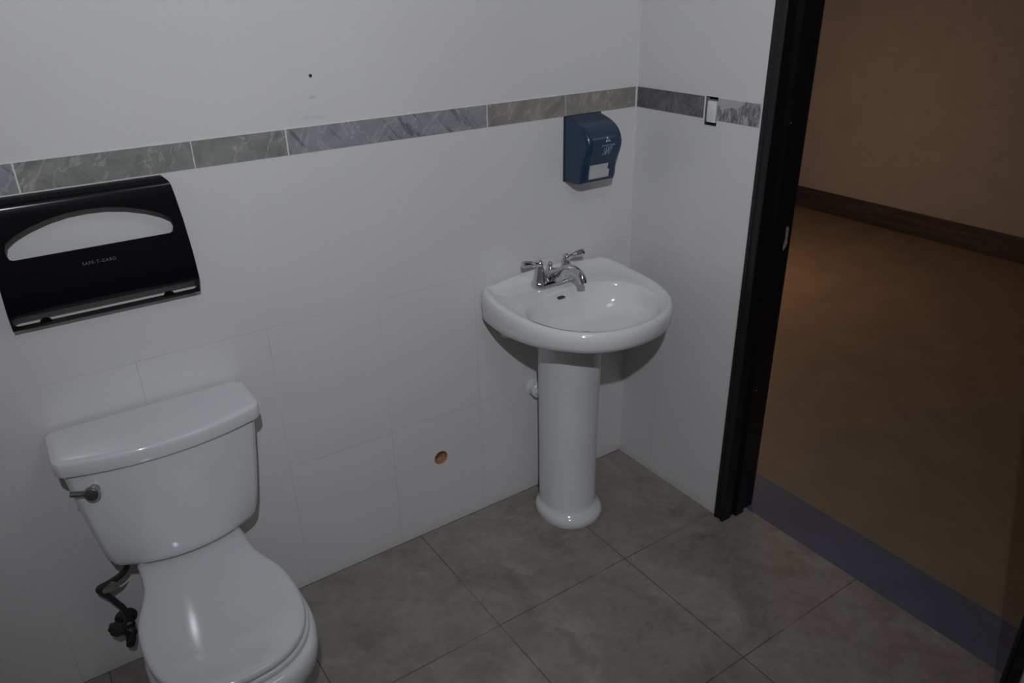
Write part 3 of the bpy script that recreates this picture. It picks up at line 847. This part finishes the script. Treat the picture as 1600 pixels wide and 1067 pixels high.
# long lower slot with rounded ends
sl = []
for i in range(9): a = PI / 2 + PI * i / 8; sl.append((-0.190 + 0.0120 * math.cos(a), 1.1100 + 0.0120 * math.sin(a)))
for i in range(9): a = -PI / 2 + PI * i / 8; sl.append((0.190 + 0.0120 * math.cos(a), 1.1100 + 0.0120 * math.sin(a)))
bm = bmesh.new()
add_loft(bm, [[Vector((SC + x, -0.2, z)) for x, z in sl], [Vector((SC + x, -0.005, z)) for x, z in sl]])
boolean(cover, bm_obj('cutter', bm, None))
bv = cover.modifiers.new('edge', 'BEVEL'); bv.width = 0.0022; bv.segments = 2; bv.limit_method = 'ANGLE'; bv.angle_limit = math.radians(40)
for p in cover.data.polygons: p.use_smooth = True
cover.data.set_sharp_from_angle(angle=math.radians(35))
if not cover.data.materials: cover.data.materials.append(MAT['black'])
child(disp, cover)
for x in (-0.138, 0.133):
    bm = bmesh.new()
    tp = [(0.013 * math.cos(PI * i / 12), 0.012 * math.sin(PI * i / 12)) for i in range(13)]
    add_loft(bm, [[Vector((SC + x + a, -0.0405 + 0.0, 1.094 + b)) for a, b in tp], [Vector((SC + x + a, -0.036, 1.094 + b)) for a, b in tp]])
    child(disp, bm_obj('retaining_tab', bm, MAT['black']))
me = text_mesh('SAFE-T-GARD', 0.0105, 0, 1.15)
for v in me.vertices:
    z = 1.218 + v.co.y; x = SC + v.co.x
    v.co = Vector((x, scy(z) - 0.0006, z))
child(disp, link('lettering', me, MAT['grey_print']))

# ------------------------------------------------------------------ blue paper towel dispenser
TC = -0.2375; THW = 0.0735
tow = empty('paper_towel_dispenser', (TC, 0.0, 1.175), 'dark blue plastic paper towel dispenser on the wall above the sink', 'dispenser')
TP = [(1.1765, 0.070), (1.178, 0.082), (1.186, 0.095), (1.200, 0.100), (1.225, 0.102), (1.245, 0.106), (1.262, 0.113), (1.28, 0.1215), (1.297, 0.1265), (1.313, 0.127), (1.330, 0.122), (1.346, 0.111), (1.360, 0.093), (1.370, 0.070), (1.378, 0.042), (1.3825, 0.022), (1.385, 0.010)]
def tdepth(z): return lerp_table(TP, z)
def tring(z, d, hw, rc):
    rc = min(rc, d * 0.85)
    pts = [(-hw, -0.0015), (hw, -0.0015)]
    for i in range(9): a = -PI / 2 * i / 8; pts.append((hw - rc + rc * math.cos(a), -d + rc + rc * math.sin(a)))
    for i in range(1, 12): pts.append((hw - rc - (2 * (hw - rc)) * i / 12, -d))
    for i in range(9): a = -PI / 2 - PI / 2 * i / 8; pts.append((-hw + rc + rc * math.cos(a), -d + rc + rc * math.sin(a)))
    return [Vector((TC + x, y, z)) for x, y in pts]
bm = bmesh.new()
rr = [tring(1.1755, 0.06, THW - 0.006, 0.014)]
for (z0_, d0), (z1_, d1) in zip(TP, TP[1:]):
    for s in range(3):
        t = s / 3; z = z0_ + (z1_ - z0_) * t; d = d0 + (d1 - d0) * t
        rr.append(tring(z, d, THW - (0.003 if z < 1.18 else 0), 0.018))
rr.append(tring(1.385, 0.010, THW, 0.018))
add_loft(bm, rr)
body = child(tow, bm_obj('housing', bm, MAT['blue'], smooth=35))
bm = bmesh.new(); add_box(bm, TC - THW - 0.0015, TC + THW + 0.0015, -0.010, 0.0, 1.177, 1.3865, 0.002)
child(tow, bm_obj('back_plate', bm, MAT['blue_dark']))
# stepped clear window, lower part of the front
def tpatch(bm, u0, u1, z0_, z1_, out):
    nu, nz = 6, 6
    A = []
    for k in range(nz + 1):
        z = z0_ + (z1_ - z0_) * k / nz
        A.append([Vector((TC + u0 + (u1 - u0) * i / nu, -tdepth(z) - out, z)) for i in range(nu + 1)])
    B = [[Vector((p.x, p.y + out + 0.012, p.z)) for p in r] for r in A]
    va = [[bm.verts.new(p) for p in r] for r in A]; vb = [[bm.verts.new(p) for p in r] for r in B]
    for g, fl in ((va, False), (vb, True)):
        for a, b in zip(g, g[1:]):
            for i in range(nu):
                q = (a[i], a[i + 1], b[i + 1], b[i]); bm.faces.new(q[::-1] if fl else q)
    for i in range(nu):
        bm.faces.new((va[0][i], vb[0][i], vb[0][i + 1], va[0][i + 1])); bm.faces.new((va[-1][i], va[-1][i + 1], vb[-1][i + 1], vb[-1][i]))
    for k in range(nz):
        bm.faces.new((va[k][0], va[k + 1][0], vb[k + 1][0], vb[k][0])); bm.faces.new((va[k][-1], vb[k][-1], vb[k + 1][-1], va[k + 1][-1]))
bm = bmesh.new()
tpatch(bm, -0.047, 0.029, 1.222, 1.2425, 0.0008)
tpatch(bm, -0.048, 0.033, 1.197, 1.222, 0.004)
child(tow, bm_obj('paper_window', bm, MAT['window_plastic']))
# emblem (three peaks), maker's line and the tall slanted word below
LX = 0.007; 
def wrap(me_, cx, cz, sx=1.0, sz=1.0, sl=0.0):
    for v in me_.vertices:
        x = TC + cx + v.co.x * sx; z = cz + v.co.y * sz + v.co.x * sl
        v.co = Vector((x, -tdepth(z) - 0.0007, z))
    return me_
bm = bmesh.new()
def ftri(P): bm.faces.new([bm.verts.new(Vector((x, z, 0))) for x, z in P])
ftri([(-0.0005, 0.0115), (-0.0050, 0.0035), (-0.0010, 0.0055), (0.0, 0.0035), (0.0012, 0.0055), (0.0045, 0.0035)])
ftri([(-0.0056, 0.0025), (-0.0085, -0.003), (-0.0045, -0.003), (-0.0028, 0.0005)])
ftri([(-0.0012, 0.0020), (-0.0035, -0.003), (-0.0002, -0.001), (0.0026, -0.003), (0.0010, 0.0015)])
ftri([(0.0050, 0.0025), (0.0022, 0.0005), (0.0042, -0.003), (0.0085, -0.003)])
me = bpy.data.meshes.new('emblem'); bm.to_mesh(me); bm.free()
child(tow, link('emblem', wrap(me, LX, 1.3185, 1.2, 1.15), MAT['print']))
me = text_mesh('Georgia-Pacific', 0.0088, 0, 1.0)
child(tow, link('lettering', wrap(me, LX + 0.002, 1.3045, 1.0, 0.85), MAT['print']))
bm = bmesh.new()
def stroke(P, w):
    Q = catmull([(a, b, 0) for a, b in P], 5)
    L = []
    for i, p in enumerate(Q):
        t = (Q[min(i + 1, len(Q) - 1)] - Q[max(i - 1, 0)]).normalized(); nn = Vector((-t.y, t.x, 0)) * w
        L.append((bm.verts.new(p + nn), bm.verts.new(p - nn)))
    for a, b in zip(L, L[1:]): bm.faces.new((a[0], a[1], b[1], b[0]))
k = 0.00011
for P in ([(-125, 120), (-112, 60), (-120, -20), (-168, -105)], [(-62, 135), (-50, 60), (-38, -20), (-15, -85)], [(-55, 20), (-62, -40), (-85, -95)],
          [(15, 140), (38, 60), (52, -20), (80, -85)], [(75, 135), (10, 40), (-20, -30), (-45, -85)], [(165, 150), (140, 40), (105, -80)], [(120, 140), (80, 60), (60, 0)]):
    stroke([(a * k * 0.95, b * k) for a, b in P], 0.00085)
me = bpy.data.meshes.new('word'); bm.to_mesh(me); bm.free()
child(tow, link('lettering', wrap(me, LX, 1.2835), MAT['print']))

# ------------------------------------------------------------------ ceiling lamp of the bathroom (behind the camera)
cl = empty('ceiling_light', (LAMP[0], LAMP[1], CZ), 'small round white ceiling lamp over the bathroom', 'lamp')
bm = bmesh.new(); add_lathe(bm, [(0.07, 0.0), (0.07, -0.015), (0.05, -0.03), (0.035, -0.06), (0.03, -0.06)], (LAMP[0], LAMP[1], CZ), n=28)
child(cl, bm_obj('lamp_holder', bm, MAT['white_plastic'], smooth=40))

# every mesh part of the faucet sits in the sink's frame
bpy.context.view_layer.update()
